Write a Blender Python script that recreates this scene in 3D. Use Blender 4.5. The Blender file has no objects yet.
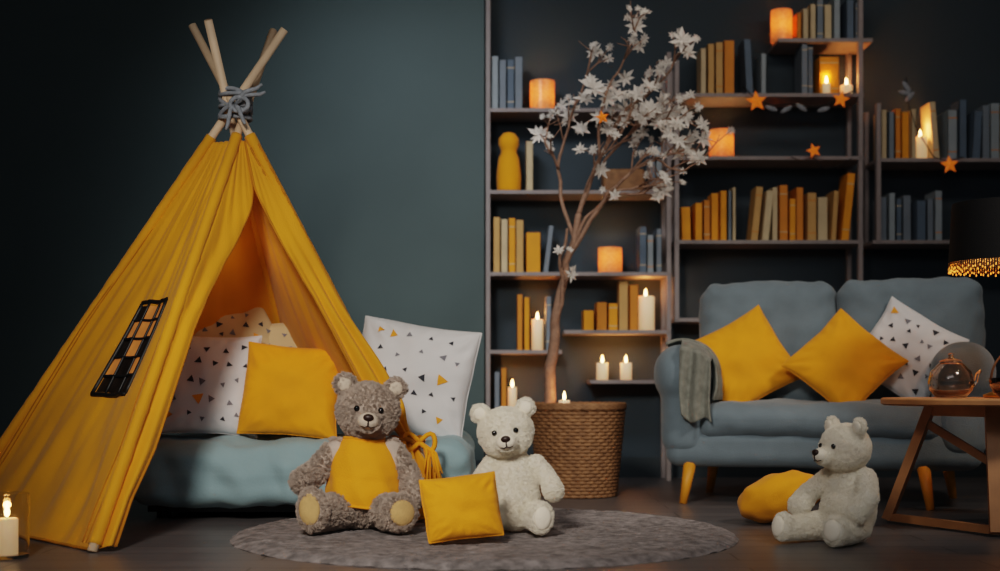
import bpy, math, random
from mathutils import Vector, Matrix, Euler, noise
scene = bpy.context.scene
V = Vector
R = random.Random

# ------------------------------------------------------------ materials
def srgb(r, g, b):
    f = lambda c: (c/255/12.92) if c/255 <= .04045 else ((c/255+.055)/1.055)**2.4
    return (f(r), f(g), f(b), 1)

def mat(name, col, rough=.7, var=.12, nscale=8, bump=.0, bscale=60, sheen=0, metal=0,
        emit=None, estr=0, trans=0, translucent=0, sss=0, coat=0, spec=.5):
    m = bpy.data.materials.new(name); m.use_nodes = True
    nt = m.node_tree; N = nt.nodes; L = nt.links
    b = N['Principled BSDF']
    tc = N.new('ShaderNodeTexCoord')
    c = srgb(*col)
    if var > 0:
        n = N.new('ShaderNodeTexNoise'); n.inputs['Scale'].default_value = nscale
        n.inputs['Detail'].default_value = 5
        L.new(tc.outputs['Object'], n.inputs['Vector'])
        r = N.new('ShaderNodeValToRGB')
        r.color_ramp.elements[0].position = .3; r.color_ramp.elements[1].position = .72
        r.color_ramp.elements[0].color = [x*(1-var) for x in c[:3]]+[1]
        r.color_ramp.elements[1].color = [min(1, x*(1+var)) for x in c[:3]]+[1]
        L.new(n.outputs['Fac'], r.inputs['Fac']); L.new(r.outputs['Color'], b.inputs['Base Color'])
    else:
        b.inputs['Base Color'].default_value = c
    b.inputs['Roughness'].default_value = rough
    b.inputs['Metallic'].default_value = metal
    b.inputs['Specular IOR Level'].default_value = spec
    if sheen: b.inputs['Sheen Weight'].default_value = sheen
    if coat: b.inputs['Coat Weight'].default_value = coat
    if trans: b.inputs['Transmission Weight'].default_value = trans
    if sss:
        b.inputs['Subsurface Weight'].default_value = sss
        b.inputs['Subsurface Radius'].default_value = (.05, .03, .02)
    if emit:
        b.inputs['Emission Color'].default_value = srgb(*emit); b.inputs['Emission Strength'].default_value = estr
    if bump:
        n2 = N.new('ShaderNodeTexNoise'); n2.inputs['Scale'].default_value = bscale; n2.inputs['Detail'].default_value = 4
        L.new(tc.outputs['Object'], n2.inputs['Vector'])
        bp = N.new('ShaderNodeBump'); bp.inputs['Strength'].default_value = bump; bp.inputs['Distance'].default_value = .004
        L.new(n2.outputs['Fac'], bp.inputs['Height']); L.new(bp.outputs['Normal'], b.inputs['Normal'])
    if translucent:
        t = N.new('ShaderNodeBsdfTranslucent'); t.inputs['Color'].default_value = c
        mx = N.new('ShaderNodeMixShader'); mx.inputs[0].default_value = translucent
        out = N['Material Output']
        L.new(b.outputs[0], mx.inputs[1]); L.new(t.outputs[0], mx.inputs[2]); L.new(mx.outputs[0], out.inputs['Surface'])
    return m

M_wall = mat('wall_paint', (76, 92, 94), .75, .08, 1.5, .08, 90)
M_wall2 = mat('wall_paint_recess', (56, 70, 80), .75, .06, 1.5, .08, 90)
M_base = mat('baseboard_paint', (48, 60, 67), .5, .04)
M_ceil = mat('ceiling_paint', (90, 95, 98), .9, .03)
M_shelf = mat('shelf_wood_grey', (146, 138, 138), .6, .10, 14)
M_tent = mat('tent_canvas', (226, 156, 22), .8, .12, 3, .5, 200, sheen=.1, translucent=.06)
M_tentd = mat('tent_hem', (184, 118, 14), .85, .12, 12, .4, 260)
M_pole = mat('pole_pine', (230, 200, 168), .55, .12, 10)
M_rope = mat('rope_grey', (140, 146, 154), .9, .25, 60, .6, 200)
M_black = mat('black_bar', (22, 22, 24), .5, 0)
M_amber1 = mat('pane_amber_glow', (150, 96, 50), .4, .5, 14, emit=(255, 160, 80), estr=.20)  # emission in the pane stands in for warm light inside the tent
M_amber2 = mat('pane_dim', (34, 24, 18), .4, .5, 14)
M_bed = mat('bed_linen_blue', (142, 172, 180), .85, .07, 5, .3, 120, sheen=.2)
M_dark = mat('dark_base', (34, 36, 38), .7, .1)
M_yel = mat('cushion_yellow', (246, 164, 20), .85, .08, 6, .5, 200, sheen=.1)
M_white = mat('cushion_white', (220, 220, 222), .85, .04, 6, .35, 240, sheen=.2)
M_beige = mat('cushion_beige', (206, 182, 142), .85, .1, 6, .35, 240, sheen=.2)
M_tri1 = mat('print_charcoal', (56, 58, 66), .9, 0)
M_tri2 = mat('print_gold', (236, 160, 50), .9, 0)
M_tri3 = mat('print_grey', (122, 122, 130), .9, 0)
M_sofa = mat('sofa_fabric', (112, 128, 138), .9, .10, 9, .6, 220, sheen=.25)
M_throw = mat('throw_knit', (126, 128, 120), .95, .25, 30, .8, 120, sheen=.2)
M_legy = mat('leg_yellow', (226, 150, 40), .5, .08, 6)
M_oak = mat('oak_wood', (206, 146, 96), .45, .18, 7)
M_gold = mat('brass', (220, 165, 80), .3, .05, 5, metal=.9)
M_copper = mat('copper', (190, 130, 90), .3, .1, 5, metal=.9)
M_tea = mat('amber_tea', (150, 90, 50), .2, .1, 5, coat=.5)
M_shade = mat('lamp_shade_black', (14, 14, 16), .8, .1, 40, .3, 200)
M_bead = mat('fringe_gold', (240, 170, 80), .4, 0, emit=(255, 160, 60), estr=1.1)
M_glass = mat('smoked_glass', (236, 228, 220), .03, 0, trans=1.0)
M_clear = mat('clear_glass', (245, 245, 245), .02, 0, trans=1.0)
M_wax = mat('candle_wax', (250, 236, 212), .5, .03, 8, sss=.5, emit=(255, 200, 140), estr=.35)
M_flame = mat('flame', (255, 220, 150), .5, 0, emit=(255, 205, 130), estr=24)
M_flames = mat('flame_core', (255, 220, 150), .5, 0, emit=(255, 205, 130), estr=10)
M_star = mat('star_orange', (225, 120, 35), .5, .1, emit=(255, 130, 40), estr=.3)
M_bark = mat('bark', (146, 116, 98), .85, .3, 30, .8, 80)
M_petal = mat('petal_white', (232, 228, 222), .6, .05, 10, translucent=.25)
M_blacke = mat('bead_eye', (8, 7, 7), .08, 0, coat=1)
M_nose = mat('nose_brown', (48, 30, 24), .45, .1, 60)
M_furg = mat('fur_grey', (190, 174, 162), .95, .15, 22)
M_furw = mat('fur_cream', (255, 250, 240), .95, .02, 22, translucent=.35)
M_furl = mat('fur_muzzle', (214, 198, 180), .95, .1, 22, .6, 200)
M_padw = mat('plush_cream', (250, 240, 222), .95, .05, 22, .5, 200, sheen=.3)
M_pad = mat('pad_ochre', (204, 168, 112), .95, .15, 30, .5, 200)
M_rug = mat('rug_wool', (134, 127, 126), .95, .45, 26, .8, 90)
M_page = mat('book_pages', (216, 204, 180), .9, .08, 30)
BOOK = {k: mat('book_'+k, c, .65, .08, 10) for k, c in dict(
    y=(236, 156, 26), o=(216, 136, 42), t=(200, 158, 98), c=(206, 186, 150), g=(120, 132, 144), b=(92, 110, 128), l=(148, 160, 168)).items()}

def votive_mat():
    m = bpy.data.materials.new('amber_votive'); m.use_nodes = True
    nt = m.node_tree; N = nt.nodes; L = nt.links; b = N['Principled BSDF']
    tc = N.new('ShaderNodeTexCoord'); n = N.new('ShaderNodeTexNoise'); n.inputs['Scale'].default_value = 60
    n.inputs['Detail'].default_value = 3
    L.new(tc.outputs['Object'], n.inputs['Vector'])
    r = N.new('ShaderNodeValToRGB'); r.color_ramp.elements[0].position = .2; r.color_ramp.elements[1].position = .8
    r.color_ramp.elements[0].color = srgb(226, 166, 104); r.color_ramp.elements[1].color = srgb(250, 208, 150)
    L.new(n.outputs['Fac'], r.inputs['Fac']); L.new(r.outputs['Color'], b.inputs['Base Color'])
    b.inputs['Roughness'].default_value = .3; b.inputs['Coat Weight'].default_value = .4
    L.new(r.outputs['Color'], b.inputs['Emission Color']); b.inputs['Emission Strength'].default_value = .10
    t = N.new('ShaderNodeBsdfTranslucent'); L.new(r.outputs['Color'], t.inputs['Color'])
    mx = N.new('ShaderNodeMixShader'); mx.inputs[0].default_value = .5
    L.new(b.outputs[0], mx.inputs[1]); L.new(t.outputs[0], mx.inputs[2]); L.new(mx.outputs[0], N['Material Output'].inputs['Surface'])
    return m
M_waxo = votive_mat()

def wicker():
    m = bpy.data.materials.new('wicker'); m.use_nodes = True
    nt = m.node_tree; N = nt.nodes; L = nt.links; b = N['Principled BSDF']
    tc = N.new('ShaderNodeTexCoord')
    n = N.new('ShaderNodeTexNoise'); n.inputs['Scale'].default_value = 25
    L.new(tc.outputs['Object'], n.inputs['Vector'])
    r = N.new('ShaderNodeValToRGB')
    r.color_ramp.elements[0].color = srgb(98, 68, 46); r.color_ramp.elements[1].color = srgb(176, 132, 92)
    L.new(n.outputs['Fac'], r.inputs['Fac']); L.new(r.outputs['Color'], b.inputs['Base Color'])
    b.inputs['Roughness'].default_value = .65
    return m
M_wick = wicker()

def floor_mat():
    m = bpy.data.materials.new('floor_boards'); m.use_nodes = True
    nt = m.node_tree; N = nt.nodes; L = nt.links; b = N['Principled BSDF']
    tc = N.new('ShaderNodeTexCoord')
    br = N.new('ShaderNodeTexBrick')
    br.inputs['Scale'].default_value = 1
    br.inputs['Brick Width'].default_value = 1.5; br.inputs['Row Height'].default_value = .17
    br.inputs['Mortar Size'].default_value = .003
    br.inputs['Color1'].default_value = srgb(114, 110, 111); br.inputs['Color2'].default_value = srgb(100, 97, 99)
    br.inputs['Mortar'].default_value = srgb(40, 38, 38)
    L.new(tc.outputs['Object'], br.inputs['Vector'])
    mp = N.new('ShaderNodeMapping'); mp.inputs['Scale'].default_value = (1.5, 18, 1)
    L.new(tc.outputs['Object'], mp.inputs['Vector'])
    n = N.new('ShaderNodeTexNoise'); n.inputs['Scale'].default_value = 2.5; n.inputs['Detail'].default_value = 8
    L.new(mp.outputs[0], n.inputs['Vector'])
    mx = N.new('ShaderNodeMix'); mx.data_type = 'RGBA'; mx.blend_type = 'MULTIPLY'; mx.inputs[0].default_value = .5
    r = N.new('ShaderNodeValToRGB'); r.color_ramp.elements[0].position = .3; r.color_ramp.elements[1].position = .7
    r.color_ramp.elements[0].color = (.45, .45, .45, 1)
    L.new(n.outputs['Fac'], r.inputs['Fac'])
    L.new(br.outputs['Color'], mx.inputs[6]); L.new(r.outputs['Color'], mx.inputs[7])
    L.new(mx.outputs[2], b.inputs['Base Color'])
    b.inputs['Roughness'].default_value = .38
    return m
M_floor = floor_mat()

# ------------------------------------------------------------ mesh builder
class MB:
    def __init__(s):
        s.v = []; s.f = []; s.fm = []; s.fs = []; s.mats = []; s.T = Matrix.Identity(4)
    def mi(s, m):
        if m not in s.mats: s.mats.append(m)
        return s.mats.index(m)
    def add(s, vs, fs, m, smooth=True):
        o = len(s.v); k = s.mi(m)
        s.v += [tuple(s.T @ V(p)) for p in vs]
        for f in fs:
            s.f.append([o+i for i in f]); s.fm.append(k); s.fs.append(smooth)
    def box(s, c, size, m, rot=(0, 0, 0)):
        M = Matrix.Translation(c) @ Euler(rot).to_matrix().to_4x4()
        h = [x/2 for x in size]
        vs = [M @ V((x*h[0], y*h[1], z*h[2])) for x in (-1, 1) for y in (-1, 1) for z in (-1, 1)]
        s.add(vs, [(0, 1, 3, 2), (4, 6, 7, 5), (0, 4, 5, 1), (2, 3, 7, 6), (0, 2, 6, 4), (1, 5, 7, 3)], m, False)
    def beam(s, a, b, w, d, m):
        a = V(a); b = V(b); t = (b-a); L = t.length; q = t.to_track_quat('Z', 'Y')
        M = Matrix.Translation((a+b)/2) @ q.to_matrix().to_4x4()
        vs = [M @ V((x*w/2, y*d/2, z*L/2)) for x in (-1, 1) for y in (-1, 1) for z in (-1, 1)]
        s.add(vs, [(0, 1, 3, 2), (4, 6, 7, 5), (0, 4, 5, 1), (2, 3, 7, 6), (0, 2, 6, 4), (1, 5, 7, 3)], m, False)
    def grid(s, fn, nu, nv, m, closeu=False, smooth=True, skip=None):
        vs = []; fs = []
        cu = nu if closeu else nu+1
        for j in range(nv+1):
            for i in range(cu):
                vs.append(fn(i/nu, j/nv))
        for j in range(nv):
            for i in range(nu):
                if skip and skip((i+.5)/nu, (j+.5)/nv): continue
                a = j*cu+i; b = j*cu+(i+1) % cu
                fs.append((a, b, b+cu, a+cu))
        s.add(vs, fs, m, smooth)
    def lathe(s, prof, c, m, n=32, rot=None, smooth=True, crisp=False):
        c = V(c); Rm = Euler(rot).to_matrix() if rot else Matrix.Identity(3)
        if crisp:
            q = [prof[0]]
            for (r0, z0), (r1, z1) in zip(prof, prof[1:]):
                L = math.hypot(r1-r0, z1-z0); e = min(.0006, L*.2)/max(L, 1e-9)
                q += [(r0+(r1-r0)*e, z0+(z1-z0)*e), (r1-(r1-r0)*e, z1-(z1-z0)*e), (r1, z1)]
            prof = q
        vs = []; fs = []
        for r, z in prof:
            for i in range(n):
                a = 2*math.pi*i/n
                vs.append(c + Rm @ V((r*math.cos(a), r*math.sin(a), z)))
        for j in range(len(prof)-1):
            for i in range(n):
                a = j*n+i; b = j*n+(i+1) % n
                fs.append((a, b, b+n, a+n))
        s.add(vs, fs, m, smooth)
    def tube(s, pts, r, m, n=8, closed=False):
        pts = [V(p) for p in pts]; k = len(pts)
        rs = r if isinstance(r, (list, tuple)) else [r]*k
        vs = []; fs = []; up = None
        for i, p in enumerate(pts):
            if closed: t = pts[(i+1) % k]-pts[i-1]
            else: t = pts[min(i+1, k-1)]-pts[max(i-1, 0)]
            t.normalize()
            if up is None:
                up = t.orthogonal().normalized()
            up = (up - t*up.dot(t)).normalized()
            w = t.cross(up)
            for q in range(n):
                a = 2*math.pi*q/n
                vs.append(p+(up*math.cos(a)+w*math.sin(a))*rs[i])
        for i in range(k if closed else k-1):
            for q in range(n):
                a = i*n+q; b = i*n+(q+1) % n; j = ((i+1) % k)*n
                fs.append((a, b, j+(q+1) % n, j+q))
        if not closed:
            fs.append(tuple(range(n))[::-1]); fs.append(tuple((k-1)*n+q for q in range(n)))
        s.add(vs, fs, m, True)
    def ell(s, c, rad, m, rot=(0, 0, 0), nu=20, nv=12):
        M = Matrix.Translation(c) @ Euler(rot).to_matrix().to_4x4()
        def fn(u, v):
            a = 2*math.pi*u; b = math.pi*v
            return M @ V((rad[0]*math.cos(a)*math.sin(b), rad[1]*math.sin(a)*math.sin(b), -rad[2]*math.cos(b)))
        s.grid(fn, nu, nv, m, closeu=True)
    def rbox(s, c, size, r, m, puff=(0, 0, 0), rot=(0, 0, 0), n=8, wr=0, ws=6, fn=None):
        M = Matrix.Translation(c) @ Euler(rot).to_matrix().to_4x4()
        h = [x/2 for x in size]; r = min(r, min(h)*.999)
        def axis(hh):
            i = hh-r; k = 5
            out = [-(i+r*math.tan(math.pi/4*(k-q)/k)) for q in range(k)]
            mid = [-i+2*i*q/n for q in range(n+1)]
            return out+mid+[-x for x in out[::-1]]
        ax = [axis(x) for x in h]
        d = {}; vs = []; fs = []
        def pt(p):
            key = tuple(round(x, 5) for x in p)
            if key in d: return d[key]
            q = V([max(-(h[i]-r), min(h[i]-r, p[i])) for i in range(3)])
            w = V(p)-q
            if w.length > 1e-9: w = w.normalized()*r
            o = q+w
            g = [max(0, 1-(o[i]/h[i])**2) for i in range(3)]
            o2 = V(o)
            for a in range(3):
                b1, b2 = (a+1) % 3, (a+2) % 3
                if puff[a]: o2[a] += puff[a]*(o[a]/h[a])*g[b1]**.6*g[b2]**.6
            if wr:
                o2 += w.normalized()*wr*(noise.noise(V(o)*ws+V(c)*3)+.5*noise.noise(V(o)*ws*2.7))
            if fn: o2 = fn(o2)
            d[key] = len(vs); vs.append(M @ o2); return d[key]
        for a in range(3):
            b1, b2 = (a+1) % 3, (a+2) % 3
            for sg in (-1, 1):
                for i in range(len(ax[b1])-1):
                    for j in range(len(ax[b2])-1):
                        q = []
                        for (ii, jj) in ((i, j), (i+1, j), (i+1, j+1), (i, j+1)):
                            p = [0, 0, 0]; p[a] = sg*h[a]; p[b1] = ax[b1][ii]; p[b2] = ax[b2][jj]
                            q.append(pt(p))
                        if sg < 0: q = q[::-1]
                        if len(set(q)) == 4: fs.append(q)
        s.add(vs, fs, m, True)
    def build(s, name, parent=None, bevel=0, subsurf=0, center=True):
        me = bpy.data.meshes.new(name)
        off = V((0, 0, 0))
        if center and s.v and parent is None:
            xs = [p[0] for p in s.v]; ys = [p[1] for p in s.v]; zs = [p[2] for p in s.v]
            off = V(((min(xs)+max(xs))/2, (min(ys)+max(ys))/2, min(zs)))
        me.from_pydata([tuple(V(p)-off) for p in s.v], [], s.f)
        for m in s.mats: me.materials.append(m)
        me.polygons.foreach_set('material_index', s.fm)
        me.polygons.foreach_set('use_smooth', s.fs)
        me.update()
        o = bpy.data.objects.new(name, me); scene.collection.objects.link(o); o.location = off
        if bevel:
            b = o.modifiers.new('bevel', 'BEVEL'); b.width = bevel; b.segments = 2; b.limit_method = 'ANGLE'; b.angle_limit = math.radians(50)
        if parent: o.parent = parent
        return o

def bake(vs_builder, voxel, name, m, parent, it=5):
    o = vs_builder.build(name+'_tmp', center=False)
    r = o.modifiers.new('r', 'REMESH'); r.mode = 'VOXEL'; r.voxel_size = voxel; r.use_smooth_shade = True
    sm = o.modifiers.new('s', 'SMOOTH'); sm.iterations = it; sm.factor = .6
    dg = bpy.context.evaluated_depsgraph_get(); dg.update()
    me = bpy.data.meshes.new_from_object(o.evaluated_get(dg))
    me.materials.clear(); me.materials.append(m)
    for p in me.polygons: p.use_smooth = True; p.material_index = 0
    n = bpy.data.objects.new(name, me); scene.collection.objects.link(n); n.parent = parent
    bpy.data.objects.remove(o, do_unlink=True)
    return n

def empty(name, loc=(0, 0, 0), rot=(0, 0, 0), sc=1):
    e = bpy.data.objects.new(name, None); e.empty_display_size = .1
    scene.collection.objects.link(e); e.location = loc; e.rotation_euler = rot; e.scale = (sc, sc, sc)
    return e

def point(name, loc, e, col=(255, 165, 90), r=.03, parent=None):
    l = bpy.data.lights.new(name, 'POINT'); l.energy = e; l.color = srgb(*col)[:3]; l.shadow_soft_size = r
    o = bpy.data.objects.new(name, l); scene.collection.objects.link(o); o.location = loc
    if parent: o.parent = parent
    return o

# ------------------------------------------------------------ room
def slab(name, lo, hi, m):
    b = MB(); b.box([(lo[i]+hi[i])/2 for i in range(3)], [hi[i]-lo[i] for i in range(3)], m)
    return b.build(name, center=False)
slab('floor', (-4.3, -.5, -.1), (4.3, 8, 0), M_floor)
slab('ceiling', (-4.3, -.5, 3.05), (4.3, 8, 3.15), M_ceil)
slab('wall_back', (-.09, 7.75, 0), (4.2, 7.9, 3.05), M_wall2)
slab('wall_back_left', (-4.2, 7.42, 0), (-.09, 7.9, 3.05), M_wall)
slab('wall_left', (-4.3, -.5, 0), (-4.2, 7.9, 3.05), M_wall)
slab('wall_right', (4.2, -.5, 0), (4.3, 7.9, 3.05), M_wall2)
slab('baseboard_back', (-.09, 7.735, 0), (4.2, 7.75, .12), M_base)
slab('baseboard_left', (-4.2, 7.405, 0), (-.09, 7.42, .12), M_base)

# ------------------------------------------------------------ shelving (wall grid: one unit = 5.73 mm)
K = .00573
wx = lambda u: (u-500)*K
wz = lambda v: .55+(385-v)*K
YF = 7.45; YB = 7.735
def shelf(b, u0, u1, v, t=.022):
    z = wz(v); b.box(((wx(u0)+wx(u1))/2, (YF+YB)/2, z-t/2), (wx(u1)-wx(u0), YB-YF, t), M_shelf)
def post(b, u, z0, z1, w=.026, y0=None, dep=.04):
    for yy in ((YF+dep/2), (YB-dep/2)):
        b.box((wx(u), yy, (z0+z1)/2), (w, dep, z1-z0), M_shelf)
b = MB()
post(b, 488, 0, 3.04); post(b, 669, 0, wz(52))
for v in (108, 190, 272): shelf(b, 486, 671, v)
shelf(b, 486, 562, 350); shelf(b, 564, 671, 330); shelf(b, 590, 671, 380); shelf(b, 486, 562, 410)
b.build('bookshelf', bevel=.002)
b = MB()
post(b, 677, wz(322), wz(60)); post(b, 861, 0, wz(-10))
shelf(b, 675, 864, 93); shelf(b, 675, 864, 156); shelf(b, 675, 864, 240); shelf(b, 675, 864, 318)
shelf(b, 778, 873, 38)
b.build('bookshelf', bevel=.002)
b = MB()
post(b, 879, wz(244), wz(103)); post(b, 1060, wz(244), wz(103))
shelf(b, 877, 1063, 158); shelf(b, 873, 1063, 240)
b.build('bookshelf', bevel=.002)

def books(seq, v, seed=1):
    """seq: list of (u0, u1, top_v, colour, lean)"""
    b = MB(); z = wz(v)+.001
    rr = R(seed)
    for (u0, u1, tv, c, lean) in seq:
        w = wx(u1)-wx(u0)-.002; h = (v-tv)*K; d = rr.uniform(.15, .19)
        y0 = YF+.03+rr.uniform(0, .03)
        cm = BOOK[c]; cx = (wx(u0)+wx(u1))/2
        zz = z + abs(math.sin(lean))*w/2
        b.T = Matrix.Translation((cx, 0, zz)) @ Matrix.Rotation(lean, 4, 'Y')
        b.box((-w/2+.0015, y0+d/2, h/2), (.003, d, h), cm); b.box((w/2-.0015, y0+d/2, h/2), (.003, d, h), cm)
        b.box((0, y0+.0015, h/2), (w, .003, h), cm)
        b.box((0, y0+d/2, h/2), (w-.006, d-.012, h-.012), M_page)
        if w > .03 and rr.random() < .4:
            for q in (.16, .84): b.box((0, y0-.0002, h*q), (w*.98, .002, .005), BOOK['c'] if c in 'ygbo' else BOOK['o'])
    b.T = Matrix.Identity(4)
    return b.build('row_of_books')
def run(u0, u1, tv, cols, seed, jit=6, lean=0):
    rr = R(seed); n = len(cols); w = (u1-u0)/n; out = []
    for i, c in enumerate(cols):
        out.append((u0+i*w, u0+(i+1)*w-.4, tv+rr.uniform(-jit, jit), c, lean if i % 4 == 3 else 0))
    return out
books(run(491, 523, 56, 'lgbg', 1, 3), 108)
books(run(526, 534, 134, 'c', 2)+run(650, 664, 140, 'gl', 2), 190)
books(run(493, 524, 218, 'tcyt', 3, 4, 0)+[(526, 541, 232, 'y', 0), (543, 549, 225, 'g', .12)]+[(640, 647, 226, 'b', 0), (648, 655, 234, 'l', 0), (657, 663, 228, 'g', 0)], 272)
books([(517, 523, 294, 'o', 0), (524, 530, 297, 'y', 0), (546, 552, 296, 'g', 0)], 350)
books([(584, 595, 310, 'y', 0), (597, 608, 302, 'o', 0), (609, 619, 303, 'y', 0), (620, 629, 281, 't', 0), (630, 639, 285, 'o', 0)], 330)
books([(494, 500, 372, 'g', 0), (501, 507, 368, 'o', 0)], 410)
books([(805, 811, 6, 'c', 0), (812, 818, 2, 'c', 0), (819, 826, -4, 'g', 0), (827, 834, 2, 'c', 0), (835, 842, -6, 'l', 0), (848, 856, -2, 'b', 0), (857, 863, 1, 'g', 0), (799, 804, 10, 'o', 0)], 38)
books([(702, 708, 46, 'c', 0), (709, 716, 42, 't', 0), (717, 725, 40, 't', 0), (726, 736, 38, 'o', 0), (747, 755, 38, 'b', -.05), (762, 768, 52, 'l', 0), (803, 809, 40, 'g', 0), (810, 816, 37, 'b', 0), (821, 841, 55, 'y', 0)], 93)
books([(683, 693, 206, 'y', -.03), (696, 704, 202, 'y', 0), (705, 712, 199, 'o', 0), (713, 720, 192, 'y', 0), (721, 728, 190, 'y', 0), (729, 733, 190, 'g', 0), (734, 738, 186, 'c', 0)], 240)
books([(752, 759, 186, 't', .10), (763, 770, 190, 'c', .10), (774, 780, 186, 'c', 0), (781, 790, 184, 'o', 0), (791, 797, 198, 'y', 0), (798, 806, 186, 'o', 0), (809, 818, 192, 't', 0), (820, 830, 196, 'c', 0), (832, 838, 190, 't', .06), (843, 851, 172, 'y', .1)], 240, 4)
books([(884, 890, 108, 'c', 0), (891, 897, 110, 'g', 0), (898, 904, 107, 'o', 0), (905, 912, 110, 'y', 0), (913, 918, 108, 'c', 0), (937, 943, 100, 'c', -.08), (951, 961, 108, 'l', 0), (962, 970, 98, 'b', 0), (974, 983, 110, 'b', .05), (985, 992, 104, 'g', 0), (993, 1002, 102, 'l', 0), (1003, 1012, 104, 'c', 0), (1013, 1022, 100, 'b', 0)], 158)
books([(883, 890, 196, 'g', 0), (891, 898, 192, 'l', 0), (899, 905, 198, 'b', 0), (906, 914, 194, 'g', 0), (918, 928, 200, 'b', 0), (929, 936, 198, 'g', 0), (937, 944, 190, 'l', 0)], 240)

# candles
def flame(b, x, y, z, s=1, m=None):
    b.tube([(x, y, z-.004*s), (x, y, z+.008*s)], .0012*s, M_black, 6)
    b.lathe([(0.0001, 0), (.005*s, .006*s), (.006*s, .012*s), (.004*s, .022*s), (.0001, .036*s)], (x, y, z+.004*s), m or M_flame, 10)
def pillar(x, y, z, r, h, e=1.0):
    b = MB()
    b.lathe([(0.0001, 0), (r, 0), (r, h-.004), (r*.93, h), (r*.8, h-.003), (.0001, h-.008)], (x, y, z), M_wax, 28)
    flame(b, x, y, z+h-.006, 1.3)
    o = b.build('pillar_candle'); point('candle_light', (0, 0, h+.045), e, r=.012, parent=o)
def votive(x, y, z, r, h, e=1.1):
    b = MB()
    b.lathe([(r*.96, 0), (r, .006), (r, h-.004), (r*.97, h), (r*.94, h-.004), (r*.94, .006), (.0001, .005)], (x, y, z), M_waxo, 32, crisp=True)
    b.lathe([(0.0001, .006), (r*.6, .006), (r*.6, h*.30), (.0001, h*.29)], (x, y, z), M_wax, 24)
    flame(b, x, y, z+h*.30, 1.6)
    o = b.build('votive_candle'); point('candle_light', (0, -r*.35, h*.30+.05), e, (255, 196, 132), r=.015, parent=o)
yc = YF+.12
votive(wx(543), yc, wz(108)+.001, .072, .18); votive(wx(612), yc, wz(272)+.001, .07, .15)
votive(wx(725), yc, wz(156)+.001, .072, .17); votive(wx(786), yc, wz(38)+.001, .062, .19)
pillar(wx(538), yc, wz(350)+.001, .034, .18); pillar(wx(512.5), yc, wz(410)+.001, .026, .13)
pillar(wx(604), yc, wz(380)+.001, .034, .1); pillar(wx(628), yc, wz(380)+.001, .034, .1)
pillar(wx(648), yc, wz(330)+.001, .052, .2); pillar(wx(927), yc, wz(158)+.001, .04, .14)
pillar(wx(828), YF+.015+.02, wz(93)+.001, .022, .06, .4); pillar(wx(852), yc, wz(93)+.001, .036, .07)

b = MB()
b.lathe([(0.0001, 0), (.062, 0), (.07, .02), (.072, .10), (.06, .2), (.045, .235), (.047, .25), (.06, .28), (.058, .315), (.035, .345), (.0001, .355)], (wx(509), yc, wz(190)+.001), M_yel, 32)
b.build('yellow_ceramic_jar')
b = MB()
b.rbox((wx(625), yc+.02, wz(190)+.066), (.24, .2, .13), .02, M_wick, n=4); b.build('storage_box')

# star garland
def star(b, c, r, m, rot=0, tilt=0):
    c = V(c); vs = []
    for i in range(10):
        a = math.pi/2+i*math.pi/5+rot; q = r if i % 2 == 0 else r*.45
        vs.append(c+V((q*math.cos(a), -.004+tilt*q*math.sin(a), q*math.sin(a))))
    o = [c+V((0, -.018, 0)), c+V((0, .012, 0))]
    fs = [(i, (i+1) % 10, 10) for i in range(10)]+[((i+1) % 10, i, 11) for i in range(10)]
    b.add(vs+o, fs, m, False)
b = MB()
path = [(742, 88), (755, 100), (772, 107), (790, 105), (812, 108), (825, 106), (839, 98), (856, 90)]
P = [V((wx(u), YF-.03, wz(v))) for u, v in path]
b.tube(P, .0035, M_black, 6)
star(b, V((wx(755), YF-.04, wz(103))), .062, M_star, .1); star(b, V((wx(839), YF-.04, wz(101))), .052, M_star, -.2)
for u, v, a in ((770, 107, .3), (785, 108, -.5), (800, 106, .6), (822, 108, -.3)):
    b.ell((wx(u), YF-.035, wz(v)-.015), (.04, .006, .014), M_rope, (0, a, 0), 10, 6)
b.build('star_garland')
b = MB()
P = [V((wx(u), YF-.03, wz(v))) for u, v in ((790, 158), (800, 162), (812, 158), (822, 170), (835, 168), (850, 160))]
b.tube(P, .003, M_black, 6); star(b, V((wx(812), YF-.04, wz(152))), .045, M_star, .3)
b.build('star_garland')
b = MB()
P = [V((wx(u), YF-.03, wz(v))) for u, v in ((905, 78), (905, 100), (915, 130), (932, 158), (946, 162), (962, 158))]
b.tube(P, .003, M_black, 6); star(b, V((wx(947), YF-.04, wz(166))), .055, M_star, .1)
for u, v, a in ((905, 88, .9), (908, 98, -.8), (903, 94, .2)):
    b.ell((wx(u), YF-.035, wz(v)), (.04, .006, .014), M_rope, (0, a, 0), 10, 6)
b.build('star_garland')

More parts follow.
